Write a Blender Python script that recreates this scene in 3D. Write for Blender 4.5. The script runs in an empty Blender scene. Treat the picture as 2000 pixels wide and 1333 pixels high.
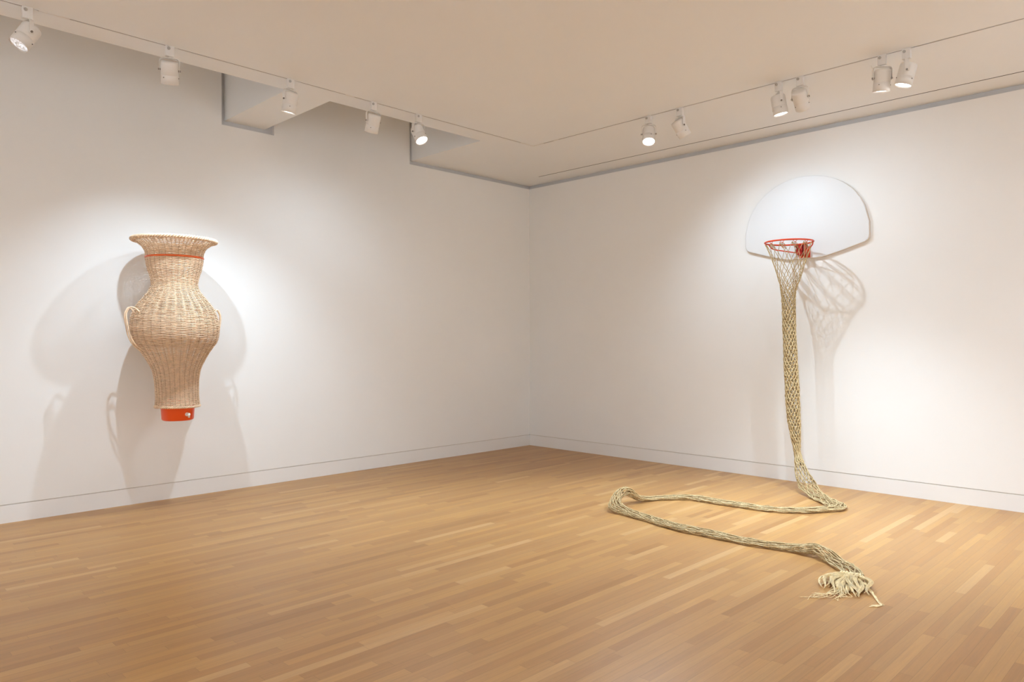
import bpy, math, random
import numpy as np
from mathutils import Vector, Matrix
random.seed(7); rng = np.random.default_rng(7)
SC = bpy.context.scene; COL = SC.collection

# ---------------------------------------------------------------- camera
cam_d = bpy.data.cameras.new('camera'); cam = bpy.data.objects.new('camera', cam_d); COL.objects.link(cam)
cam_d.sensor_width = 36; cam_d.lens = 1425.4*36/2000; cam_d.clip_start = .02; cam_d.clip_end = 60
EYE = Vector((7.13707, -7.52227, 1.483))
FWD = Vector((-.705617, .708593, -.000277)).normalized()
RGT = Vector((.708592, .705615, -.001988)).normalized()
UPV = RGT.cross(FWD).normalized()
m = Matrix((RGT, UPV, -FWD)).transposed().to_4x4(); m.translation = EYE
cam.matrix_world = m; SC.camera = cam

# ---------------------------------------------------------------- world and exposure
w = bpy.data.worlds.new('world'); SC.world = w; w.use_nodes = True
w.node_tree.nodes['Background'].inputs[0].default_value = (.75, .85, 1, 1)
w.node_tree.nodes['Background'].inputs[1].default_value = .2
SC.view_settings.view_transform = 'Standard'; SC.view_settings.look = 'None'
SC.view_settings.exposure = 0.0; SC.view_settings.gamma = 1; SC.view_settings.use_curve_mapping = False
SC.cycles.max_bounces = 10; SC.cycles.diffuse_bounces = 7
SC.cycles.sample_clamp_indirect = 6

# lamp beams: watts, full cone in degrees, blend (per fixture on the tracks)
WATT = dict(A=60, B=128, C=150, D=46, E=200, F=330, G=76, H=262, I=24, J=45, K=300, M1=8, M2=10, M3=90, M4=370, N1=780, N2=680, N3=800, N4=700)  # M and N entries: added off-view spotlights lifting the overall brightness
CONE = dict(A=110, B=100, C=101, D=142, E=95, F=100, G=122, H=74, I=150, J=90, K=88)
LAMP_COL = (.81, 1, 1.17); FILL_COL = (.88, 1, 1.13)  # second tint is for the added, unseen spotlights

# ---------------------------------------------------------------- helpers
def mesh(name, verts, faces, mat, parent=None, smooth=False):
    me = bpy.data.meshes.new(name)
    if isinstance(verts, np.ndarray): verts = verts.tolist()
    me.from_pydata([tuple(v) for v in verts], [], [tuple(f) for f in faces]); me.update()
    if smooth: me.polygons.foreach_set('use_smooth', [True]*len(me.polygons))
    o = bpy.data.objects.new(name, me); COL.objects.link(o); me.materials.append(mat)
    if parent is not None: o.parent = parent
    return o
def tag(o, label, cat, group=None):
    o['label'] = label; o['category'] = cat
    if group: o['group'] = group
    return o
def struct(o): o['kind'] = 'structure'; return o
def empty(name, loc=(0, 0, 0)):
    o = bpy.data.objects.new(name, None); COL.objects.link(o); o.location = loc; o.empty_display_size = .1
    return o
class MB:
    def __init__(s): s.v = []; s.f = []
    def add(s, v, f):
        n = len(s.v); s.v += [tuple(p) for p in v]; s.f += [tuple(i+n for i in q) for q in f]
    def quad(s, a, b, c, d): s.add((a, b, c, d), ((0, 1, 2, 3),))
    def box(s, a, b):
        (x0, y0, z0), (x1, y1, z1) = a, b
        s.add([(x, y, z) for x in (x0, x1) for y in (y0, y1) for z in (z0, z1)],
              [(0, 1, 3, 2), (4, 6, 7, 5), (0, 4, 5, 1), (2, 3, 7, 6), (0, 2, 6, 4), (1, 5, 7, 3)])
    def tube(s, pts, r, n=8, closed=False, cap=True):
        v, f = tube_arr(np.array(pts, float), r, n, closed, cap); s.add(v.tolist(), f)
    def lathe(s, prof, n=32, cap0=False, cap1=False):
        v = [(r*math.cos(2*math.pi*k/n), r*math.sin(2*math.pi*k/n), z) for r, z in prof for k in range(n)]
        f = [(i*n+k, i*n+(k+1) % n, (i+1)*n+(k+1) % n, (i+1)*n+k) for i in range(len(prof)-1) for k in range(n)]
        if cap0: f.append(tuple(range(n-1, -1, -1)))
        if cap1: f.append(tuple((len(prof)-1)*n+k for k in range(n)))
        s.add(v, f)
    def xf(s, M): s.v = [tuple(M @ Vector(p)) for p in s.v]; return s
    def build(s, name, mat, parent=None, smooth=False): return mesh(name, s.v, s.f, mat, parent, smooth)
def bevel(o, w, seg=2):
    b = o.modifiers.new('bevel', 'BEVEL'); b.width = w; b.segments = seg; b.limit_method = 'ANGLE'; b.angle_limit = math.radians(40)
    return o
def tube_arr(P, r, n=6, closed=False, cap=True):
    m_ = len(P); r = np.broadcast_to(np.asarray(r, float), (m_,))
    if closed: T = np.roll(P, -1, 0)-np.roll(P, 1, 0)
    else: T = np.gradient(P, axis=0)
    T /= np.linalg.norm(T, axis=1, keepdims=True)+1e-12
    ref = np.array([0, 0, 1.]) if abs(T[0][2]) < .8 else np.array([1., 0, 0])
    N = np.zeros_like(P); a = ref-T[0]*(ref@T[0]); N[0] = a/np.linalg.norm(a)
    for i in range(1, m_):
        a = N[i-1]-T[i]*(N[i-1]@T[i]); N[i] = a/(np.linalg.norm(a)+1e-12)
    B = np.cross(T, N); an = np.arange(n)*2*math.pi/n
    V = P[:, None]+(N[:, None]*np.cos(an)[None, :, None]+B[:, None]*np.sin(an)[None, :, None])*r[:, None, None]
    f = []
    for i in range(m_ if closed else m_-1):
        j = (i+1) % m_
        for k in range(n): f.append((i*n+k, i*n+(k+1) % n, j*n+(k+1) % n, j*n+k))
    if cap and not closed: f.append(tuple(range(n-1, -1, -1))); f.append(tuple((m_-1)*n+k for k in range(n)))
    return V.reshape(-1, 3), f
def catmull(P, per=8):
    P = np.array(P, float); Q = np.vstack([2*P[0]-P[1], P, 2*P[-1]-P[-2]]); out = []
    for i in range(1, len(Q)-2):
        for t in np.arange(per)/per:
            a, b, c, d = Q[i-1:i+3]
            out.append(.5*((2*b)+(c-a)*t+(2*a-5*b+4*c-d)*t*t+(3*b-a-3*c+d)*t**3))
    out.append(Q[-2]); return np.array(out)

# ---------------------------------------------------------------- materials
def mat(name, col, rough=.6, metal=0, noise=0, nscale=20, bump=0, bscale=200, spec=.5, coat=0):
    M = bpy.data.materials.new(name); M.use_nodes = True; nt = M.node_tree; b = nt.nodes['Principled BSDF']
    b.inputs['Base Color'].default_value = (*col, 1); b.inputs['Roughness'].default_value = rough
    b.inputs['Metallic'].default_value = metal; b.inputs['Specular IOR Level'].default_value = spec
    b.inputs['Coat Weight'].default_value = coat
    tc = nt.nodes.new('ShaderNodeTexCoord')
    if noise:
        n = nt.nodes.new('ShaderNodeTexNoise'); n.inputs['Scale'].default_value = nscale; n.inputs['Detail'].default_value = 4
        nt.links.new(tc.outputs['Object'], n.inputs['Vector'])
        r = nt.nodes.new('ShaderNodeMapRange'); r.inputs[1].default_value = .25; r.inputs[2].default_value = .75
        r.inputs[3].default_value = 1-noise; r.inputs[4].default_value = 1+noise
        nt.links.new(n.outputs['Fac'], r.inputs[0])
        mx = nt.nodes.new('ShaderNodeVectorMath'); mx.operation = 'SCALE'; mx.inputs[0].default_value = col
        nt.links.new(r.outputs[0], mx.inputs['Scale']); nt.links.new(mx.outputs[0], b.inputs['Base Color'])
    if bump:
        n = nt.nodes.new('ShaderNodeTexNoise'); n.inputs['Scale'].default_value = bscale
        nt.links.new(tc.outputs['Object'], n.inputs['Vector'])
        bp = nt.nodes.new('ShaderNodeBump'); bp.inputs['Strength'].default_value = bump; bp.inputs['Distance'].default_value = .002
        nt.links.new(n.outputs['Fac'], bp.inputs['Height']); nt.links.new(bp.outputs[0], b.inputs['Normal'])
    return M
M_wall = mat('wall_paint', (.82, .815, .80), .85, noise=.01, nscale=1.5, bump=.08, bscale=120, spec=.25)
M_ceil = mat('ceiling_paint', (.835, .85, .86), .9, noise=.01, nscale=1.2, spec=.2)
M_base = mat('baseboard_paint', (.80, .79, .775), .45, spec=.4)
M_reveal = mat('grey_reveal', (.57, .57, .575), .8)
M_dark = mat('dark_slot', (.03, .025, .022), .7)
M_groove = mat('groove_shadow_gap', (.60, .55, .49), .9)
M_white = mat('white_powder_coat', (.74, .72, .69), .45, bump=.05, bscale=400)
M_screw = mat('steel_screw', (.25, .23, .21), .4, .8)
M_wick = mat('wicker_cane', (.79, .59, .405), .55, noise=.18, nscale=34, bump=.3, bscale=300, spec=.35)
M_wick2 = mat('wicker_stake', (.52, .35, .21), .6, noise=.12, nscale=40)
M_orange = mat('orange_plastic', (.80, .085, .008), .3, spec=.5)
M_band = mat('orange_band', (.78, .13, .02), .3, spec=.5)
M_spig = mat('white_plastic', (.85, .83, .78), .3)
M_edge = mat('backboard_edge', (.66, .58, .50), .6)
M_board = mat('white_backboard', (.72, .725, .73), .4, spec=.4)
M_red = mat('red_rim_paint', (.64, .055, .010), .35, noise=.06, nscale=60)
M_dred = mat('red_bracket_paint', (.42, .012, .008), .4, noise=.15, nscale=60)
M_rope = mat('straw_cord', (.50, .375, .195), .6, noise=.34, nscale=95, bump=.6, bscale=500, spec=.35)
M_hair = mat('blonde_hair', (.90, .75, .45), .38, noise=.3, nscale=45, spec=.6)

def floor_mat():
    M = bpy.data.materials.new('oak_strip_floor'); M.use_nodes = True; nt = M.node_tree; N = nt.nodes; L = nt.links
    b = N['Principled BSDF']; tc = N.new('ShaderNodeTexCoord'); sx = N.new('ShaderNodeSeparateXYZ'); L.new(tc.outputs['Object'], sx.inputs[0])
    def mth(op, a, c=None, d=None):
        n = N.new('ShaderNodeMath'); n.operation = op
        for i, v in enumerate((a, c, d)):
            if v is None: continue
            if isinstance(v, (int, float)): n.inputs[i].default_value = v
            else: L.new(v, n.inputs[i])
        return n.outputs[0]
    def white(x, y=None, z=0.0):
        c = N.new('ShaderNodeCombineXYZ'); L.new(x, c.inputs[0])
        if y is not None: L.new(y, c.inputs[1])
        c.inputs[2].default_value = z
        n = N.new('ShaderNodeTexWhiteNoise'); n.noise_dimensions = '3D'; L.new(c.outputs[0], n.inputs['Vector']); return n.outputs['Value']
    W = .0572
    xr = mth('DIVIDE', sx.outputs[0], W); row = mth('FLOOR', xr); fx = mth('FRACT', xr)
    r1 = white(row); r2 = white(row, None, 3.7)
    Ln = mth('MULTIPLY_ADD', r2, 1.1, .95)
    yy = mth('DIVIDE', mth('MULTIPLY_ADD', r1, 9.0, sx.outputs[1]), Ln)
    # jitter the butt joints a little by splitting each cell unevenly
    c0 = mth('FLOOR', yy); fy = mth('FRACT', yy)
    cut = mth('MULTIPLY_ADD', white(row, c0, 9.1), .5, .25)
    sub = mth('GREATER_THAN', fy, cut)
    cell = mth('MULTIPLY_ADD', sub, .5, c0)
    tone = white(row, cell, 1.3); hue = white(row, cell, 5.9)
    # grain: noise stretched along y, offset per board
    off = mth('MULTIPLY', tone, 37.0)
    cg = N.new('ShaderNodeCombineXYZ')
    L.new(mth('ADD', mth('MULTIPLY', sx.outputs[0], 70.0), off), cg.inputs[0]); L.new(mth('MULTIPLY', sx.outputs[1], 2.2), cg.inputs[1]); L.new(off, cg.inputs[2])
    ng = N.new('ShaderNodeTexNoise'); ng.inputs['Scale'].default_value = 1.0; ng.inputs['Detail'].default_value = 5; ng.inputs['Distortion'].default_value = .6
    L.new(cg.outputs[0], ng.inputs['Vector'])
    cf = N.new('ShaderNodeCombineXYZ')
    L.new(mth('ADD', mth('MULTIPLY', sx.outputs[0], 420.0), off), cf.inputs[0]); L.new(mth('MULTIPLY', sx.outputs[1], 14.0), cf.inputs[1])
    nf = N.new('ShaderNodeTexNoise'); nf.inputs['Scale'].default_value = 1.0; nf.inputs['Detail'].default_value = 2; L.new(cf.outputs[0], nf.inputs['Vector'])
    rp = N.new('ShaderNodeValToRGB'); L.new(tone, rp.inputs[0]); e = rp.color_ramp.elements
    e[0].position = 0; e[0].color = (.335, .168, .058, 1); e[1].position = 1; e[1].color = (.500, .295, .125, 1)
    for p_, c_ in ((.10, (.378, .196, .070, 1)), (.5, (.412, .222, .080, 1)), (.90, (.450, .245, .083, 1))):
        k = e.new(p_); k.color = c_
    hs = N.new('ShaderNodeMix'); hs.data_type = 'RGBA'; hs.blend_type = 'MULTIPLY'; L.new(mth('MULTIPLY', hue, .7), hs.inputs[0])
    L.new(rp.outputs[0], hs.inputs[6]); hs.inputs[7].default_value = (1.0, .95, .88, 1)
    g = mth('MULTIPLY_ADD', ng.outputs['Fac'], .42, .79); g2 = mth('MULTIPLY_ADD', nf.outputs['Fac'], .16, .92); gg = mth('MULTIPLY', g, g2)
    # seams
    ex = mth('MINIMUM', fx, mth('SUBTRACT', 1.0, fx)); sxm = mth('LESS_THAN', ex, .014)
    dy = mth('MULTIPLY', mth('MINIMUM', mth('MINIMUM', fy, mth('SUBTRACT', 1.0, fy)), mth('ABSOLUTE', mth('SUBTRACT', fy, cut))), Ln)
    sym = mth('LESS_THAN', dy, .0009); seam = mth('MAXIMUM', sxm, sym)
    gm = mth('MULTIPLY', gg, mth('MULTIPLY_ADD', seam, -.30, 1.0))
    sc = N.new('ShaderNodeVectorMath'); sc.operation = 'SCALE'; L.new(hs.outputs[2], sc.inputs[0]); L.new(gm, sc.inputs['Scale'])
    L.new(sc.outputs[0], b.inputs['Base Color'])
    b.inputs['Specular IOR Level'].default_value = .3
    L.new(mth('MULTIPLY_ADD', ng.outputs['Fac'], .12, .30), b.inputs['Roughness'])
    bp = N.new('ShaderNodeBump'); bp.inputs['Strength'].default_value = .15; bp.inputs['Distance'].default_value = .0006
    L.new(mth('SUBTRACT', mth('MULTIPLY', ng.outputs['Fac'], .5), seam), bp.inputs['Height']); L.new(bp.outputs[0], b.inputs['Normal'])
    return M
M_floor = floor_mat()
def emis(name, col, s):
    M = bpy.data.materials.new(name); M.use_nodes = True; nt = M.node_tree; b = nt.nodes['Principled BSDF']
    b.inputs['Base Color'].default_value = (.8, .8, .8, 1); b.inputs['Emission Color'].default_value = (*col, 1); b.inputs['Emission Strength'].default_value = s
    return M
M_lens = emis('lit_lens', (1, .98, .95), 9)
M_lensA = bpy.data.materials.new('lit_led_array')
def led_mat(M):
    M.use_nodes = True; nt = M.node_tree; b = nt.nodes['Principled BSDF']; tc = nt.nodes.new('ShaderNodeTexCoord')
    v = nt.nodes.new('ShaderNodeTexVoronoi'); v.inputs['Scale'].default_value = 95; nt.links.new(tc.outputs['Object'], v.inputs['Vector'])
    r = nt.nodes.new('ShaderNodeMapRange'); r.inputs[1].default_value = .25; r.inputs[2].default_value = .65; r.inputs[3].default_value = 1.1; r.inputs[4].default_value = .05
    nt.links.new(v.outputs['Distance'], r.inputs[0]); nt.links.new(r.outputs[0], b.inputs['Emission Strength'])
    b.inputs['Emission Color'].default_value = (.80, .88, 1, 1)
led_mat(M_lensA)

# ---------------------------------------------------------------- room shell
ZG, ZT, ZC, ZV = .149, 3.6335, 3.687, 4.75      # baseboard groove, wall top, ceiling, top of the void
XE, YE = 11.0, -11.5                            # far ends of the room (behind the camera)
b = MB(); b.quad((-.2, YE-.1, 0), (XE+.1, YE-.1, 0), (XE+.1, .2, 0), (-.2, .2, 0)); struct(b.build('floor', M_floor))
T = .045
# left wall: front face at x = 0; outline steps down round the ceiling bridge and the corner ceiling
out = [(YE, ZG+.004), (0, ZG+.004), (0, ZT), (-2.112, ZT), (-2.112, ZV), (-3.87, ZV), (-3.87, ZT), (-4.425, ZT), (-4.425, ZV), (YE, ZV)]
def prism_x(pts, x0, x1):
    n = len(pts); v = [(x1, y, z) for y, z in pts]+[(x0, y, z) for y, z in pts]
    f = [tuple(range(n))]+[(i, i+n, (i+1) % n+n, (i+1) % n) for i in range(n)]
    return v, f
v, f = prism_x(out, -T, 0); struct(mesh('wall_left', v, f, M_wall))
b = MB(); b.box((T*-1, T*0-0, ZG+.004), (XE, T, ZT)); struct(b.build('wall_right', M_wall))
b = MB(); b.quad((XE, .2, 0), (XE, YE, 0), (XE, YE, ZC+.02), (XE, .2, ZC+.02)); struct(b.build('wall_back', M_wall))
b = MB(); b.quad((XE, YE, 0), (-.2, YE, 0), (-.2, YE, ZV), (XE, YE, ZV)); struct(b.build('wall_near', M_wall))
# grey reveal behind the gap between wall and ceiling
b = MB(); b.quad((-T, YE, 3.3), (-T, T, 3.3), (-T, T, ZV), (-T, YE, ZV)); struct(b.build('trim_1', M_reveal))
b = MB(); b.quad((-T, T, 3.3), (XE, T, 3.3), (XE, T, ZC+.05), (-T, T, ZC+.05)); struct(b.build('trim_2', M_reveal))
# baseboards and the narrow groove above them
b = MB(); b.box((-.02, YE, 0), (.001, 0, ZG-.003)); struct(b.build('baseboard_left', M_base))
b = MB(); b.box((0, -.001, 0), (XE, .02, ZG-.003)); struct(b.build('baseboard_right', M_base))
b = MB(); b.box((-.03, YE, ZG-.003), (-.009, 0, ZG+.004)); struct(b.build('trim_3', M_groove))
b = MB(); b.box((-.009, .009, ZG-.003), (XE, .03, ZG+.004)); struct(b.build('trim_4', M_groove))
# ceiling with light wells beside the left wall, track slots and an air slot
TX, TY = 1.485, -1.500; SW = .0065
HX = 1.23
xs = [-T, .471, HX, TX-SW, TX+SW, XE]; ys = [YE, -4.380, -3.954, -2.068, TY-SW, TY+SW, -.324, -.305, T]
def hole(x, y):
    if x < HX and (y < -4.380 or -3.954 < y < -2.068): return True
    if abs(x-TX) < SW and y < TY: return True
    if abs(y-TY) < SW and x > TX-SW: return True
    if -.324 < y < -.305 and x > .471: return True
    return False
b = MB(); H = {}
for i in range(len(xs)-1):
    for j in range(len(ys)-1):
        H[i, j] = hole((xs[i]+xs[i+1])/2, (ys[j]+ys[j+1])/2)
for (i, j), h in H.items():
    x0, x1, y0, y1 = xs[i], xs[i+1], ys[j], ys[j+1]
    if h: continue
    b.quad((x0, y0, ZC), (x0, y1, ZC), (x1, y1, ZC), (x1, y0, ZC))
    for di, dj, e in ((1, 0, ((x1, y0), (x1, y1))), (-1, 0, ((x0, y1), (x0, y0))), (0, 1, ((x1, y1), (x0, y1))), (0, -1, ((x0, y0), (x1, y0)))):
        if H.get((i+di, j+dj), False):
            big = (xs[i+di]+xs[i+di+1])/2 < HX
            zt = ZV if big else ZC+.002
            (a0, a1), (c0, c1) = e
            b.quad((a0, a1, ZC), (c0, c1, ZC), (c0, c1, zt), (a0, a1, zt))
# lid far above the wells
b.quad((-.2, YE, ZV), (HX+.3, YE, ZV), (HX+.3, -1.5, ZV), (-.2, -1.5, ZV))
struct(b.build('ceiling', M_ceil))
b = MB(); b.box((.46, -.33, ZC+.0015), (XE, -.298, ZC+.02)); struct(b.build('trim_5', M_dark))

# ---------------------------------------------------------------- tracks
def track(name, label, horiz):
    root = tag(empty(name, (TX, TY, ZC)), label, 'track')
    d = MB(); r = MB(); j = []
    if not horiz:
        y1 = TY+.02; d.box((TX-.012, YE, ZC+.001), (TX+.012, y1, ZC+.04))
        r.box((TX-SW-.004, YE, ZC-.002), (TX-SW, TY+SW, ZC)); r.box((TX+SW, YE, ZC-.002), (TX+SW+.004, TY-SW, ZC))
        for a, c in ((-6.30, -6.12), (-3.95, -3.86), (-1.70, TY+SW)): j.append(((TX-SW, a, ZC-.003), (TX+SW, c, ZC+.02)))
    else:
        d.box((TX, TY-.012, ZC+.001), (XE, TY+.012, ZC+.04))
        r.box((TX+SW, TY-SW-.004, ZC-.002), (XE, TY-SW, ZC)); r.box((TX-SW, TY+SW, ZC-.002), (XE, TY+SW+.004, ZC))
        for a, c in ((TX+SW, 1.64), (1.80, 1.86)): j.append(((a, TY-SW, ZC-.003), (c, TY+SW, ZC+.02)))
    M = Matrix.Translation((-TX, -TY, -ZC))
    d.xf(M).build('conductor_slot', M_dark, root); r.xf(M).build('track_rail', M_white, root)
    for a, c in j: q = MB(); q.box(a, c); q.xf(M).build('track_joiner', M_white, root)
track('lighting_track', 'white recessed lighting track running parallel to the left wall', False)
track('lighting_track', 'white recessed lighting track running parallel to the right wall above the hoop', True)

# ---------------------------------------------------------------- spotlights
def aim_dir(pos, dx, dy, q):
    """lamp axis whose tilt and lean are those seen in the photograph"""
    to = (EYE-Vector(pos)).normalized()
    u = (RGT*dx-UPV*dy); u = (u-to*u.dot(to)).normalized()
    return (to*q+u*math.sqrt(1-q*q)).normalized()
def spot(key, x, y, label, dx, dy, q, lever=False, axis_y=True, direct=None):
    root = tag(empty('track_spotlight', (x, y, ZC)), label, 'spotlight', 'spotlights hanging from the ceiling tracks')
    a = MB()
    along = Vector((0, 1, 0)) if axis_y else Vector((1, 0, 0))
    R = Matrix.Rotation(0 if not axis_y else math.pi/2, 4, 'Z')
    a.box((-.030, -.017, -.078), (.030, .017, .001)); bevel(a.xf(R).build('track_adapter', M_white, root), .004)
    # knob faces the room side
    k = MB(); k.lathe([(.001, 0), (.011, 0), (.011, .006), (.009, .008), (.001, .008)], 20)
    Rk = R @ Matrix.Translation((-.012 if not axis_y else -.012, -.017, -.022)) @ Matrix.Rotation(math.pi/2, 4, 'X')
    if axis_y: Rk = R @ Matrix.Translation((-.012, -.017, -.022)) @ Matrix.Rotation(math.pi/2, 4, 'X')
    k.xf(Rk).build('lock_knob', M_knob, root, True)
    l = MB(); l.box((.028, -.019, -.012), (.052, -.013, -.008)); l.xf(R).build('release_tab', M_white, root)
    piv = Vector((0, 0, -.178)); wp = Vector((x, y, ZC))+piv
    ax = Vector(direct).normalized() if direct else aim_dir(wp, dx, dy, q)
    hz = Vector((ax.x, ax.y, 0))
    hz = hz.normalized() if hz.length > .02 else Vector((1, 0, 0))
    side = Vector((0, 0, 1)).cross(hz).normalized()
    # yoke: flat U strap straddling the housing
    s = MB(); w_, h_ = .0705, .090
    prof = [(-w_, -.012), (-w_, h_-.022), (-w_+.007, h_-.007), (-w_+.022, h_), (w_-.022, h_), (w_-.007, h_-.007), (w_, h_-.022), (w_, -.012)]
    n = len(prof); th = .0035
    ins = [(-w_+th, -.012), (-w_+th, h_-.024), (-w_+.010, h_-.010), (-w_+.024, h_-th), (w_-.024, h_-th), (w_-.010, h_-.010), (w_-th, h_-.024), (w_-th, -.012)]
    vv = []
    for p in prof+ins:
        for t in (-.013, .013): vv.append(piv+side*p[0]+Vector((0, 0, p[1]))+hz*t)
    ff = []
    for i in range(n-1):
        o0, o1, i0, i1 = 2*i, 2*i+2, 2*(n+i), 2*(n+i)+2
        ff += [(o0, o1, o1+1, o0+1), (i0, i0+1, i1+1, i1), (o0, i0, i1, o1), (o0+1, o1+1, i1+1, i0+1)]
    ff += [(0, 1, 2*n+1, 2*n), (2*n-2, 4*n-2, 4*n-1, 2*n-1)]
    s.add(vv, ff); s.tube([piv+Vector((0, 0, h_-.004)), piv+Vector((0, 0, .103))], .007, 10)
    s.build('yoke', M_white, root)
    for sg in (-1, 1):
        q_ = MB(); q_.tube([piv+side*sg*.0600, piv+side*sg*.0765], .0075, 12); q_.build('pivot_screw', M_screw, root)
    # housing along local -Z
    X = side; Z = -ax; Y = Z.cross(X); Rm = Matrix((X, Y, Z)).transposed().to_4x4(); Rm.translation = piv
    hs = MB(); R0 = .0605
    hs.lathe([(.001, .064), (.046, .064), (.055, .061), (.0595, .054), (R0, .045), (R0, -.032), (R0-.0012, -.0335), (R0-.0012, -.0355), (R0, -.037), (R0+.001, -.100), (R0-.003, -.101), (R0-.004, -.088), (.001, -.088)], 40)
    hs.xf(Rm).build('housing', M_white, root, True)
    for sg in range(3):
        an = sg*2.1+.9; q_ = MB(); c = Vector((math.cos(an), math.sin(an), 0)); q_.tube([Vector((0, 0, -.052))+c*.058, Vector((0, 0, -.052))+c*.0650], .004, 8)
        q_.xf(Rm).build('ring_screw', M_screw, root)
    le = MB(); le.lathe([(.0005, -.0935), (.03, -.0935), (.0565, -.0915)], 32)
    le.xf(Rm).build('lens', M_lensA if key == 'A' else M_lens, root, True)
    if lever:
        q_ = MB(); q_.tube([piv+side*.060+Vector((0, 0, .07)), piv+side*.078+Vector((0, 0, .086)), piv+side*.082+Vector((0, 0, .100))], .0028, 6); q_.build('lever', M_white, root)
    ld = bpy.data.lights.new('spotlight_beam', 'SPOT'); ld.energy = WATT[key]; ld.color = FILL_COL if key[0] in 'MN' else LAMP_COL
    ld.spot_size = math.radians(CONE.get(key, 135)); ld.spot_blend = 1.0; ld.shadow_soft_size = .02
    lo = bpy.data.objects.new('spotlight_beam', ld); COL.objects.link(lo); lo.parent = root
    lo.matrix_parent_inverse = Matrix.Identity(4)
    lm = Rm.copy(); lm.translation = piv+ax*.104; lo.matrix_local = lm
    return root
M_knob = mat('grey_knob', (.42, .40, .37), .5)
spot('A', TX, -6.366, 'white track spotlight at the far left with its round LED lens facing us', -.63, .77, .45)
spot('B', TX, -5.463, 'white track spotlight hanging upright with its back to us above the wicker vase', .02, 1, -.08)
spot('C', TX, -4.483, 'white track spotlight in front of the ceiling bridge with a thin lit edge', -.17, .98, .12)
spot('D', TX, -3.653, 'white track spotlight seen from behind with no lit lens, just right of the ceiling bridge', -.20, .98, -.10)
spot('E', TX, -3.131, 'glaring white track spotlight on the left track, nearest to the room corner', .40, .9, .60)
spot('F', 3.039, TY, 'brightest glaring track spotlight pointing straight down, first on the right track from the corner', 0, 1, .68, axis_y=False)
spot('G', 3.390, TY, 'white track spotlight turned away to the lower right, beside the brightest glaring one', .5, .87, -.08, axis_y=False)
spot('H', 4.359, TY, 'white track spotlight with lit lower edge, left one of the pair above the backboard', .18, .98, .24, axis_y=False)
spot('I', 4.544, TY, 'white track spotlight turned away from us, right one of the pair above the backboard', .27, .96, -.38, axis_y=False)
spot('J', 5.186, TY, 'white track spotlight with half lit rim, left one of the rightmost pair', -.08, 1, .12, lever=True, axis_y=False)
spot('K', 5.360, TY, 'white track spotlight with wide lit lens leaning left, rightmost on the right track', -.27, .96, .30, axis_y=False)

# unseen spotlights added to brighten the room, along the tracks and on two added ones
def fill_track(x0, y0, x1, y1, label):  # unseen track made up to carry added fill spotlights
    root = tag(empty('lighting_track', (x0, y0, ZC)), label, 'track'); q = MB(); w2 = .012
    q.box((-w2, -w2, -.006), (x1-x0+w2, y1-y0+w2, .002)); q.build('track_rail', M_white, root)
fill_track(9.4, -9.9, 9.4, -1.9, 'added unseen surface track for fill spotlights near the wall behind the viewer')
fill_track(2.4, -9.9, 8.9, -9.9, 'added unseen surface track for fill spotlights near the side wall behind the viewer')
for key, x, y, d, lb in (('M1', TX, -7.7, (-.55, -.1, -.8), 'added fill spotlight on the track beyond the left edge of the view, nearer'), ('M2', 6.75, TY, (.1, .5, -.85), 'added fill spotlight on the track beyond the right edge of the view, nearer'),
    ('M3', TX, -9.2, (-.55, .1, -.8), 'added fill spotlight on the track beyond the left edge of the view, farther'), ('M4', 8.3, TY, (.1, .5, -.85), 'added fill spotlight on the track beyond the right edge of the view, farther'),
    ('N1', 9.4, -3.2, (.62, 0, -.78), 'added fill spotlight on the unseen rear track close to the right wall'), ('N2', 9.4, -7.4, (.62, 0, -.78), 'added fill spotlight on the unseen rear track far from the right wall'),
    ('N3', 4.0, -9.9, (0, -.62, -.78), 'added fill spotlight on the unseen side track close to the left wall'), ('N4', 7.6, -9.9, (0, -.62, -.78), 'added fill spotlight on the unseen side track far from the left wall')):
    spot(key, x, y, lb, 0, 1, 0, axis_y=abs(d[0]) > .3, direct=d)

# ---------------------------------------------------------------- wicker vase
VX, VY, DEP = .45, -5.045, 6.476
pix = [(471, 163.4), (476, 145), (483, 127), (490, 118), (497, 112), (512, 111), (527, 104.7), (543, 94), (557, 90), (569, 98), (582, 119), (596, 143.5), (605, 155), (617, 166), (633, 173), (650, 174), (667, 165), (684.5, 138.5), (702, 115.5), (720, 96), (739, 87), (760, 84), (778.5, 84), (794, 87)]
prof = np.array([(w_*.002061, 1.483+(667.6-y_)/1425.4*DEP) for y_, w_ in pix])
pc = catmull(prof, 10)
zb = pc[-1, 1]; ztop = pc[0, 1]
def lean(z): return .022*(np.clip((1.75-z)/(1.75-zb), 0, 1))
vase = tag(empty('wicker_vase', (VX, VY, zb-.13)), 'tall pale wicker vase with two loop handles and orange base on the left wall', 'vase')
VO = np.array([VX, VY, zb-.13])
arc = np.concatenate([[0], np.cumsum(np.linalg.norm(np.diff(pc, axis=0), axis=1))])
PITCH = .0071; NST = 28; SPT = 5
nrow = int(arc[-1]/PITCH)
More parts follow.
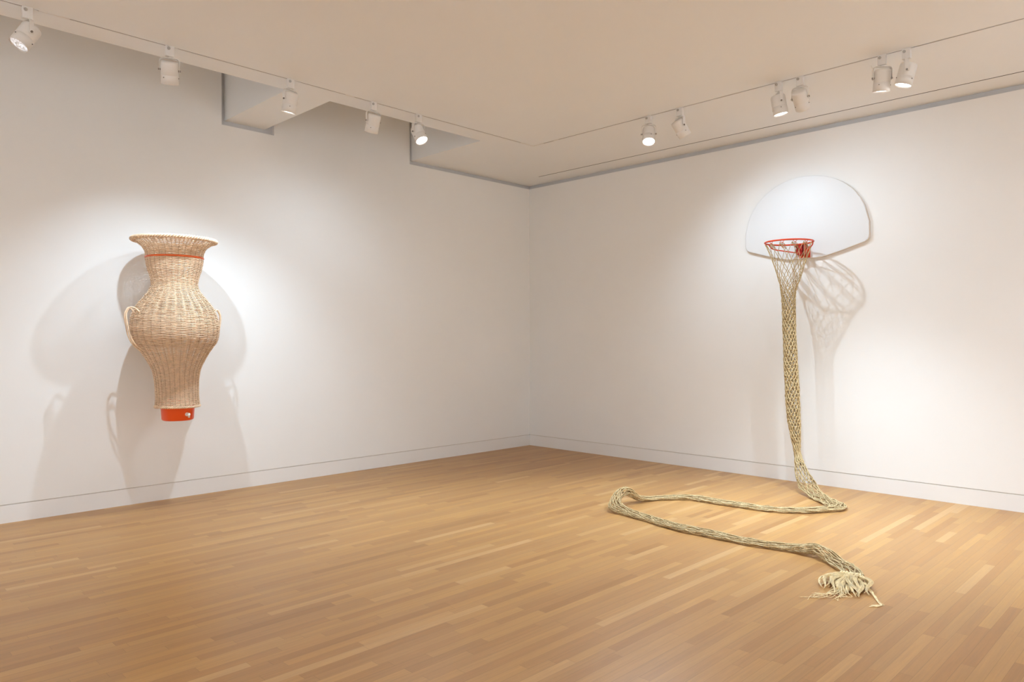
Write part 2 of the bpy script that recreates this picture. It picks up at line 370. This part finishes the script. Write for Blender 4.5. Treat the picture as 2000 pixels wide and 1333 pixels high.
def strand_rows():
    V = []; F = []; n = 5; base = 0
    an = np.arange(n)*2*math.pi/n
    for j in range(nrow):
        s = (j+.5)*PITCH; r = np.interp(s, arc, pc[:, 0]); z = np.interp(s, arc, pc[:, 1])
        s2 = s+.01; dr = np.interp(s2, arc, pc[:, 0])-np.interp(s-.01, arc, pc[:, 0]); dz = np.interp(s2, arc, pc[:, 1])-np.interp(s-.01, arc, pc[:, 1])
        l = math.hypot(dr, dz)+1e-9; tr, tz = dr/l, dz/l; nr, nz = -tz, tr    # outward normal in (r, z)
        if nr < 0: nr, nz = -nr, -nz
        m_ = NST*SPT; ph = np.arange(m_)*2*math.pi/m_
        wav = np.cos(NST/2*ph+math.pi*(j % 2)); wav = np.sign(wav)*np.abs(wav)**.8
        amp = .0062+.0004*rng.standard_normal()
        jit = .0009*np.cos(3*ph+rng.uniform(0, 6))+.0005*rng.standard_normal(m_)
        slant = .007*np.clip((1.15-z)/.25, 0, 1)*np.sin(ph*2+1)
        rr = r+nr*amp*wav; zz = z+nz*amp*wav+jit+slant
        rad = .0035*(1+.10*rng.standard_normal())
        for a_ in an:
            pass
        # ring of section points: section plane spanned by (nr,nz) and (tr,tz)
        R2 = rr[:, None]+rad*(np.cos(an)*nr+np.sin(an)*tr)[None]*.95; Z2 = zz[:, None]+rad*(np.cos(an)*nz+np.sin(an)*tz)[None]
        C = np.cos(ph)[:, None]; S = np.sin(ph)[:, None]
        P = np.stack([R2*C+VX, R2*S+VY+lean(Z2), Z2], -1).reshape(-1, 3)-VO
        V.append(P)
        i = np.arange(m_)[:, None]; k = np.arange(n)[None]; i2 = (i+1) % m_; k2 = (k+1) % n
        q = np.stack([i*n+k, i2*n+k, i2*n+k2, i*n+k2], -1).reshape(-1, 4)+base
        F.append(q); base += m_*n
    return np.concatenate(V), np.concatenate(F)
def fast_mesh(name, V, F, mt, parent):
    me = bpy.data.meshes.new(name); me.vertices.add(len(V)); me.vertices.foreach_set('co', V.astype(np.float32).ravel())
    k = F.shape[1]; me.loops.add(F.size); me.loops.foreach_set('vertex_index', F.astype(np.int32).ravel())
    me.polygons.add(len(F)); me.polygons.foreach_set('loop_start', (np.arange(len(F))*k).astype(np.int32)); me.polygons.foreach_set('loop_total', np.full(len(F), k, np.int32))
    me.polygons.foreach_set('use_smooth', np.ones(len(F), bool)); me.update(calc_edges=True); me.validate()
    o = bpy.data.objects.new(name, me); COL.objects.link(o); me.materials.append(mt)
    if parent is not None: o.parent = parent
    return o
V, F = strand_rows(); fast_mesh('woven_body', V, F, M_wick, vase)
b = MB()
for k in range(NST):
    a_ = 2*math.pi*k/NST
    b.tube([(VX+r*math.cos(a_)-VO[0], VY+r*math.sin(a_)+float(lean(z))-VO[1], z-VO[2]) for r, z in pc[::6]], .0036, 6)
b.build('stake_frame', M_wick2, vase, True)
def ring_braid(name, r, z, rad, turns, nst, mt, tilt=0):
    b = MB()
    for q in range(nst):
        t = np.arange(420)/420*2*math.pi; ps = turns*t+2*math.pi*q/nst
        R_ = r+rad*1.1*np.cos(ps); Z_ = z+rad*1.0*np.sin(ps)
        P = np.stack([VX+R_*np.cos(t)-VO[0], VY+float(lean(z))+R_*np.sin(t)-VO[1], Z_-VO[2]], -1)
        b.tube(P, rad*.75, 6, closed=True)
    return b.build(name, mt, vase, True)
ring_braid('rim_braid', prof[0, 0]+.003, ztop+.001, .0105, 30, 3, M_wick)
ring_braid('foot_braid', prof[-1, 0]+.001, zb+.001, .0070, 20, 3, M_wick)
# orange band round the neck
zB = 2.224; rB = float(np.interp(-zB, -pc[:, 1], pc[:, 0]))
def lathe_at(prof_, n=64):
    b = MB(); b.lathe(prof_, n); 
    return b
b = lathe_at([(rB+.004, zB-.008), (rB+.0105, zB-.007), (rB+.0115, zB), (rB+.0105, zB+.007), (rB+.004, zB+.008)])
b.xf(Matrix.Translation((VX-VO[0], VY-VO[1], -VO[2]))).build('neck_band', M_band, vase, True)['label'] = 'orange band'
# handles
def handle(sg):
    root = None; b = MB()
    for al, off in ((18, .006), (2, -.006)):
        ra = float(np.interp(-1.72, -pc[:, 1], pc[:, 0])); rb = float(np.interp(-1.40, -pc[:, 1], pc[:, 0]))
        pts = [(ra-.01, 1.715, al), (ra+.012, 1.752, al*.8), (ra+.035, 1.772, al*.55), (.390, 1.768, al*.4), (.410, 1.728, al*.3), (.412, 1.68, al*.3), (.402, 1.61, al*.35), (.385, 1.53, al*.4), (.345, 1.455, al*.5), (rb-.008, 1.395, al*.55)]
        P = []
        for r, z, a_ in pts:
            a_ = math.radians(a_ if sg < 0 else -a_*.6); P.append((VX+r*math.sin(a_)-VO[0], VY+sg*r*math.cos(a_)-VO[1]+0.0, z-VO[2]+off*.3))
        b.tube(catmull(P, 6), .0062, 8)
    return b.build('handle', M_wick, vase, True)
handle(-1); handle(1)
# orange tub under the weave with its tap
zt0 = 1.483+(667.6-824)/1425.4*DEP+.012
b = lathe_at([(.001, zt0), (.116, zt0), (.126, zt0+.004), (.132, zt0+.014), (.1415, zb+.03), (.1425, zb+.05)])
tub = b.xf(Matrix.Translation((VX-VO[0], VY+.024-VO[1], -VO[2]))).build('orange_tub', M_orange, vase, True); tub['label'] = 'glossy orange plastic tub'
sd = math.radians(-8)   # tap faces the camera, a little right of centre
td = Vector((EYE.x-VX, EYE.y-VY, 0)).normalized(); td = Matrix.Rotation(math.radians(32), 3, 'Z') @ td
tc_ = Vector((VX, VY+.024, 0))-Vector((VO[0], VO[1], 0)); zs = 1.483+(667-811)/1425.4*(DEP-.13)-VO[2]
b = MB(); b.tube([tc_+td*.128+Vector((0, 0, zs)), tc_+td*.150+Vector((0, 0, zs))], .017, 16); b.build('tap_collar', M_spig, vase, True)
b = MB(); b.tube([tc_+td*.145+Vector((0, 0, zs)), tc_+td*.172+Vector((0, 0, zs))], .0125, 14); b.tube([tc_+td*.168+Vector((0, 0, zs+.012)), tc_+td*.168+Vector((0, 0, zs-.028))], .008, 12)
b.build('tap', M_spig, vase, True)['label'] = 'white push tap'
b = MB(); b.box((0-VO[0], VY-.05-VO[1], 1.54-VO[2]), (.095-VO[0], VY+.05-VO[1], 1.58-VO[2])); b.build('wall_bracket', M_white, vase)

# ---------------------------------------------------------------- basketball hoop
hoop = tag(empty('basketball_hoop', (3.948, 0, 2.465)), 'white fan-shaped basketball backboard with a red rim mounted on the right wall', 'basketball hoop')
HO = Vector((3.948, 0, 2.465))
hw = .644
half = [(x, 2.55+.631*max(0, 1-(x/.648)**2.1)**(1/2.1)) for x in np.linspace(0, .642, 16)]
half_low = [(hw, 2.515), (.640, 2.488), (.628, 2.467), (.605, 2.449), (.40, 2.386), (.24, 2.342), (.19, 2.332), (.12, 2.328), (0, 2.328)]
ol = [(-x, z) for x, z in half[:0:-1]]+[(x, z) for x, z in half]+half_low+[(-x, z) for x, z in half_low[-2::-1]]
def board_mesh():
    y0, y1, bv = -.001, -.042, .005; n = len(ol); cx, cz = 0, 2.7
    rings = []
    for yy, inset in ((y0, .004), (y0-.004, 0), (y1+bv, 0), (y1+.0015, .0025), (y1, .006)):
        rings.append([(x*(1-inset/.6), yy, cz+(z-cz)*(1-inset/.45)-HO.z) for x, z in ol])
    v = [p for r in rings for p in r]
    f = [tuple(range(n)), tuple(4*n+i for i in range(n-1, -1, -1))]
    for k in range(4):
        for i in range(n): f.append((k*n+i, k*n+(i+1) % n, (k+1)*n+(i+1) % n, (k+1)*n+i))
    return v, f
v, f = board_mesh(); bo = mesh('backboard', v, f, M_board, hoop); bo.data.materials.append(M_edge)
for p_ in bo.data.polygons:
    if abs(p_.normal.y) < .3: p_.material_index = 1
RC = Vector((3.947-3.948, -.385, 0)); RR = .228; RZ = 0.0
b = MB(); t = np.arange(72)/72*2*math.pi
b.tube(np.stack([RC.x+RR*np.cos(t), RC.y+RR*np.sin(t), RZ+0*t], -1), .0085, 10, closed=True); b.build('rim', M_red, hoop, True)['label'] = 'orange-red tubular steel rim'
# bracket box, mounting plate, arms and brace rods
b = MB(); b.box((-.032, -.155, -.105), (.042, -.145, .004)); b.box((-.032, -.155, -.105), (-.026, -.048, .004)); b.box((.036, -.155, -.105), (.042, -.048, .004)); b.box((-.032, -.155, -.004), (.042, -.048, .002))
b.build('bracket', M_dred, hoop)
b = MB(); b.box((-.045, -.0485, -.130), (.070, -.0415, -.015)); b.build('mounting_plate', M_red, hoop)
for sg in (-1, 1):
    b = MB(); b.tube(catmull([(RC.x+sg*.224, RC.y+.03, -.004), (RC.x+sg*.215, RC.y+.055, -.030), (RC.x+sg*.185, RC.y+.085, -.052), (RC.x+.01+sg*.10, RC.y+.16, -.072), (RC.x+.02+sg*.035, RC.y+.222, -.088)], 6), .006, 8); b.build('brace_rod', M_red, hoop, True)
for k in range(12):
    a_ = math.radians(30*k+8); b = MB(); c = Vector((RC.x+RR*math.cos(a_), RC.y+RR*math.sin(a_), -.008)); tn = Vector((-math.sin(a_), math.cos(a_), 0))
    P = catmull([c-tn*.017, c-tn*.013+Vector((0, 0, -.010)), c+Vector((0, 0, -.019)), c+tn*.013+Vector((0, 0, -.010)), c+tn*.017], 3)
    b.tube(P, .0025, 6); b.build('net_hook', M_red, hoop, True)

# ---------------------------------------------------------------- the very long net
NET = [  # x, y, z, half width, half height
 (3.947, -0.385, 2.446, 0.222, 0.222), (3.948, -0.385, 2.37, 0.192, 0.192), (3.949, -0.385, 2.24, 0.146, 0.146), (3.949, -0.385, 2.124, 0.112, 0.112), (3.943, -0.385, 2.017, 0.08, 0.08),
 (3.941, -0.385, 1.945, 0.068, 0.066), (3.943, -0.385, 1.817, 0.06, 0.054), (3.95, -0.385, 1.58, 0.059, 0.05), (3.958, -0.385, 1.355, 0.06, 0.048), (3.97, -0.385, 1.12, 0.062, 0.046),
 (3.981, -0.385, 0.895, 0.063, 0.042), (3.996, -0.385, 0.667, 0.056, 0.038), (4.012, -0.385, 0.52, 0.043, 0.034), (4.023, -0.385, 0.42, 0.031, 0.03), (4.036, -0.39, 0.34, 0.028, 0.036),
 (4.068, -0.42, 0.255, 0.044, 0.045), (4.125, -0.48, 0.16, 0.064, 0.04), (4.1984, -0.5268, 0.0672, 0.081, 0.021), (4.3478, -0.6556, 0.0191, 0.0843, 0.011), (4.5012, -0.8017, 0.018, 0.0843, 0.011),
 (4.6108, -0.9086, 0.0191, 0.0757, 0.012), (4.648, -1.0163, 0.0212, 0.0602, 0.0138), (4.5872, -1.1531, 0.0212, 0.0533, 0.0147), (4.4894, -1.2879, 0.0191, 0.0568, 0.0129), (4.3354, -1.4083, 0.018, 0.0619, 0.012),
 (4.1706, -1.4651, 0.0175, 0.0645, 0.011), (3.9968, -1.4811, 0.0175, 0.0619, 0.012), (3.825, -1.5044, 0.0175, 0.0602, 0.012), (3.6598, -1.5105, 0.0191, 0.0636, 0.0138), (3.5337, -1.5127, 0.0212, 0.0671, 0.0156),
 (3.4474, -1.5712, 0.0191, 0.0585, 0.0129), (3.3601, -1.6731, 0.0175, 0.0499, 0.012), (3.2691, -1.8197, 0.0175, 0.0447, 0.012), (3.2434, -1.9692, 0.042, 0.046, 0.021), (3.2172, -2.0373, 0.084, 0.0423, 0.028),
 (3.1984, -2.1025, 0.1159, 0.0331, 0.0364), (3.1978, -2.1977, 0.105, 0.0294, 0.0434), (3.237, -2.316, 0.063, 0.0423, 0.035), (3.3138, -2.4016, 0.042, 0.069, 0.028), (3.4121, -2.4092, 0.0212, 0.0688, 0.0147),
 (3.5627, -2.4463, 0.0191, 0.0602, 0.0129), (3.7329, -2.48, 0.018, 0.0568, 0.012), (3.8845, -2.5204, 0.018, 0.0568, 0.0124), (4.0281, -2.5465, 0.0191, 0.0602, 0.0138), (4.1941, -2.5452, 0.0201, 0.0654, 0.0147),
 (4.3478, -2.5445, 0.0191, 0.0619, 0.0129), (4.5012, -2.5487, 0.018, 0.0585, 0.012), (4.6563, -2.5394, 0.0191, 0.0585, 0.0129), (4.7792, -2.5159, 0.0201, 0.0585, 0.0138), (4.9008, -2.492, 0.0223, 0.055, 0.0156),
 (5.0187, -2.5033, 0.0403, 0.0515, 0.028), (5.0925, -2.4992, 0.0462, 0.046, 0.0322), (5.159, -2.5424, 0.042, 0.0552, 0.028), (5.2292, -2.571, 0.018, 0.0671, 0.012), (5.317, -2.6451, 0.0175, 0.0671, 0.0092),
 (5.3822, -2.7137, 0.0175, 0.0628, 0.0074), (5.4271, -2.7919, 0.0175, 0.0576, 0.0055),
]
NC = catmull(NET, 10); NC[:, 2] = np.maximum(NC[:, 2], .012)
ns = np.concatenate([[0], np.cumsum(np.linalg.norm(np.diff(NC[:, :3], axis=0), axis=1))])
def net_frame(s):
    c = np.array([np.interp(s, ns, NC[:, i]) for i in range(5)])
    a_ = np.array([np.interp(s-.03, ns, NC[:, i]) for i in range(3)]); d_ = np.array([np.interp(s+.03, ns, NC[:, i]) for i in range(3)])
    T_ = d_-a_; T_ /= np.linalg.norm(T_)+1e-9
    return c, T_
S_HANG = 2.2
# rows of knots
rows = [0.0]
gap = [.135, .095, .075, .062, .055]
i = 0
while rows[-1] < ns[-1]-.05:
    g_ = gap[i] if i < len(gap) else (.037 if rows[-1] < S_HANG-.15 else (.055 if rows[-1] < S_HANG+.2 else .080))
    g_ *= 1+.08*rng.standard_normal() if i > 3 else 1
    rows.append(rows[-1]+g_); i += 1
rows[-1] = ns[-1]
K = 12
# transported side vector
Wd = np.array([math.cos(.35), math.sin(.35), 0.])
nodes = np.zeros((len(rows)*3, K*1, 3))
def ring(s, W):
    c, T_ = net_frame(s)
    W = W-T_*(W@T_); W /= np.linalg.norm(W)
    if s > S_HANG+.25:          # lying on the floor: width horizontal
        Wf = np.cross(T_, [0, 0, 1.]); Wf /= np.linalg.norm(Wf); Wf *= np.sign(Wf@W) or 1
        W = Wf*.5+W*.5; W -= T_*(W@T_); W /= np.linalg.norm(W)
    return c, T_, W, np.cross(T_, W)
strand = {}
SUB = 3
ss = []
for i in range(len(rows)-1):
    for q in range(SUB): ss.append((i+q/SUB, rows[i]+(rows[i+1]-rows[i])*q/SUB))
ss.append((len(rows)-1, rows[-1]))
frames = []
for u, s in ss:
    c, T_, Wd, Hd = ring(s, Wd); frames.append((u, s, c, T_, Wd.copy(), Hd))
seed_ph = rng.uniform(0, 6, 8)
def node_jit(u, k, amt):
    return amt*np.array([math.sin(1.9*u+2.3*k+seed_ph[0]), math.sin(2.7*u+1.1*k+seed_ph[1]), math.sin(1.3*u+3.1*k+seed_ph[2])])
V_all = []; F_all = []; base = 0; kn = MB()
off0 = math.radians(8-20)
for fam in (1, -1):
    for k in range(K):
        P = []; Rr_ = []
        for (u, s, c, T_, W_, H_) in frames:
            fr = u-math.floor(u+1e-9)
            # strands hug each other near the knots, so openings are lens shaped
            uu = math.floor(u+1e-9)+(fr if s < .2 else (.5-.5*math.cos(math.pi*fr)))
            th = 2*math.pi*(k+fam*uu/2)/K+off0
            drift = .5*math.sin(s*2.1) if s > S_HANG else 0
            th += drift
            p = c[:3]+W_*c[3]*math.cos(th)+H_*c[4]*math.sin(th)
            am = 0 if s < .3 else (.003 if s < S_HANG else .0045)
            p = p+node_jit(u*.9, k*fam+th, am)+np.array([0, 0, 0])
            r_ = .0030 if s < .35 else (.0030+(min(s, .8)-.35)/.45*.0030 if s < S_HANG else .0037)
            p[2] = max(p[2], r_+.0012)
            P.append(p); Rr_.append(r_*(1+.12*math.sin(7*u+k)))
        P = np.array(P); P = catmull(P, 2); Rr_ = np.interp(np.linspace(0, 1, len(P)), np.linspace(0, 1, len(Rr_)), Rr_)
        v, f = tube_arr(P, Rr_, 6, False, False)
        V_all.append(v); F_all.append(np.array(f)+base); base += len(v)
# knots where the strands meet
ico = [(0, 0, 1)]+[(math.cos(a_)*math.sqrt(.8), math.sin(a_)*math.sqrt(.8), .45) for a_ in np.arange(5)*2*math.pi/5]+[(math.cos(a_+.63)*math.sqrt(.8), math.sin(a_+.63)*math.sqrt(.8), -.45) for a_ in np.arange(5)*2*math.pi/5]+[(0, 0, -1)]
icf = [(0, 1, 2, 2), (0, 2, 3, 3), (0, 3, 4, 4), (0, 4, 5, 5), (0, 5, 1, 1), (1, 6, 7, 2), (2, 7, 8, 3), (3, 8, 9, 4), (4, 9, 10, 5), (5, 10, 6, 1), (11, 7, 6, 6), (11, 8, 7, 7), (11, 9, 8, 8), (11, 10, 9, 9), (11, 6, 10, 10)]
net = tag(empty('knotted_net', (3.947, -.385, 0)), 'very long straw-coloured net hanging from the red rim and snaking over the floor', 'net')
NO = np.array([3.947, -.385, 0])
fast_mesh('net_cord', np.concatenate(V_all)-NO, np.concatenate(F_all), M_rope, net)
kv = []; kf = []
for i in range(1, len(rows)-1):
    fr = frames[i*SUB]; u, s, c, T_, W_, H_ = fr
    for k in range(K):
        th = 2*math.pi*(k+i/2)/K+off0+(.5*math.sin(s*2.1) if s > S_HANG else 0)
        p = c[:3]+W_*c[3]*math.cos(th)+H_*c[4]*math.sin(th)+node_jit(u*.9, k+th, 0 if s < .3 else (.003 if s < S_HANG else .0045))
        r_ = .0046 if s < .35 else (.0078 if s < S_HANG else .0066); p[2] = max(p[2], r_)
        n0 = len(kv); kv += [tuple(p-NO+np.array(q)*r_) for q in ico]; kf += [tuple(dict.fromkeys(j+n0 for j in q)) for q in icf]
mesh('net_knots', kv, kf, M_rope, net, True)
# loops from the hooks down to the first row
b = MB()
for k in range(K):
    a_ = math.radians(30*k+8); h = np.array([HO.x+RC.x+RR*math.cos(a_), RC.y+RR*math.sin(a_), HO.z-.022])
    c, T_, W_, H_ = frames[0][2:6]
    for d_ in (-1, 1):
        th = 2*math.pi*(k)/K+off0
        e_ = c[:3]+W_*c[3]*math.cos(th)+H_*c[4]*math.sin(th)
        tn = np.array([-math.sin(a_), math.cos(a_), 0])*d_*.010
        b.tube(catmull([h, (h+e_)/2+tn-np.array([0, 0, .0]), e_+tn*.3-np.array([0, 0, .012])], 4), .0031, 6)
b.v = [tuple(np.array(p)-NO) for p in b.v]; b.build('net_loops', M_rope, net, True)
# blonde hair tassel
b = MB(); bt = MB()
E0 = np.array([5.43, -2.79, .02]); D0 = np.array([.30, -.95, 0]); D0 /= np.linalg.norm(D0); S0 = np.array([.95, .30, 0])
def lock(bb, u0, u1, ln, r, amp, fr, ph, zh, n=26, taper=.8, v0=0.0, side=0):
    P = []
    for i in range(n+1):
        t_ = i/n; e_ = t_**1.15
        u = u0+(u1-u0)*e_+amp*math.sin(fr*2*math.pi*t_+ph)*min(1, t_*3)+side*.05*max(0, t_-.7)**1.2
        v_ = v0+ln*(t_-.10*math.sin(math.pi*t_)**2)+amp*.5*math.cos(fr*2*math.pi*t_*1.3+ph)*min(1, t_*3)
        p = E0+S0*u+D0*v_; p[2] = max(r+.001, .014*(1-t_)+zh*math.sin(math.pi*min(1, t_*.95+.08))*(.75+.25*math.sin(fr*5*t_+ph))); P.append(p)
    tt = np.linspace(0, 1, len(P)); bb.tube(np.array(P), np.maximum(r*(1-taper*tt**2.5), .0006), 6)
def hank(u0, v0, th0, ln, A, f, ph, zh, nh, rad, n=26):
    C = [E0+S0*u0+D0*v0]; T = []; th = th0
    for i in range(n):
        t_ = i/n; a_ = th0+A*(math.sin(2*math.pi*f*t_+ph)-math.sin(ph)*(1-t_)); d_ = D0*math.cos(a_)+S0*math.sin(a_); T.append(a_)
        C.append(C[-1]+d_*ln/n)
    T.append(T[-1])
    for h in range(nh):
        oa = rng.uniform(0, 6.3); rr = rad*math.sqrt(rng.uniform(0, 1)); cut = rng.uniform(.82, 1); rh = rng.uniform(.0005, .0010); P = []
        for i in range(n+1):
            t_ = i/n*cut; k = t_*n; i0 = min(int(k), n-1); c = C[i0]+(C[i0+1]-C[i0])*(k-i0); a_ = T[i0]
            env = .55+.6*math.sin(math.pi*min(1, t_*1.1))-.25*t_; side_ = -D0*math.sin(a_)+S0*math.cos(a_)
            p = c+side_*rr*math.cos(oa+t_*2.2)*env
            p[2] = .006+zh*math.sin(math.pi*min(1, .12+t_*.86))+rr*.75*(1+math.sin(oa+t_*2.2))*env; P.append(p)
        bt.tube(np.array(P), rh, 4)
for i in range(46):
    q = -1+2*((i*7) % 46+.5)/46; layer = i/46
    hank(q*.047-.012, rng.uniform(-.02, .03), q*.10-.04+rng.normal(0, .06), (.47-.12*abs(q))*rng.uniform(.72, 1.05), rng.uniform(.22, .58), rng.uniform(.8, 1.6), rng.uniform(0, 6.3), .004+.034*layer*rng.uniform(.6, 1.1), 46, rng.uniform(.008, .014))
for i in range(34):      # a few fuller cords where the hair leaves the net
    q = rng.uniform(-1, 1); lock(b, q*.058-.008, q*.080-.008, rng.uniform(.10, .2), rng.uniform(.003, .005), rng.uniform(.004, .010), 1.0, rng.uniform(0, 6.3), rng.uniform(.010, .03), v0=-.02)
def wisp(pts, r): bt.tube(catmull(pts, 8), r, 5)
for k in range(9):
    o = rng.normal(0, .010, (6, 2))
    wisp([(5.56+o[0, 0], -2.96+o[0, 1], .02), (5.61+o[1, 0], -3.02+o[1, 1], .012), (5.655+o[2, 0]*.6, -3.09+o[2, 1]*.6, .006), (5.70+o[3, 0]*.5, -3.16+o[3, 1]*.5, .004), (5.722+o[3, 0]*.5, -3.19+o[4, 1]*.5, .003), (5.68+o[4, 0], -3.235+o[5, 1], .003)], .0015)
for k in range(26):
    o = rng.normal(0, .022, (5, 2)); e = rng.uniform(.3, 1)
    a_ = np.array([5.49, -3.08]); c_ = np.array([5.38, -3.39]) if k % 2 else np.array([5.53, -3.30]); 
    P = [a_+(c_-a_)*e*q/4+o[q]*(.3+.25*q) for q in range(5)]
    wisp([(p[0], p[1], .014-.0026*i_) for i_, p in enumerate(P)], .0013)
for bb, nm in ((b, 'hair_locks'), (bt, 'hair_strands')):
    bb.v = [tuple(np.array(p)-NO) for p in bb.v]; o = bb.build(nm, M_hair, net, True); o['label'] = 'pale blonde hair'
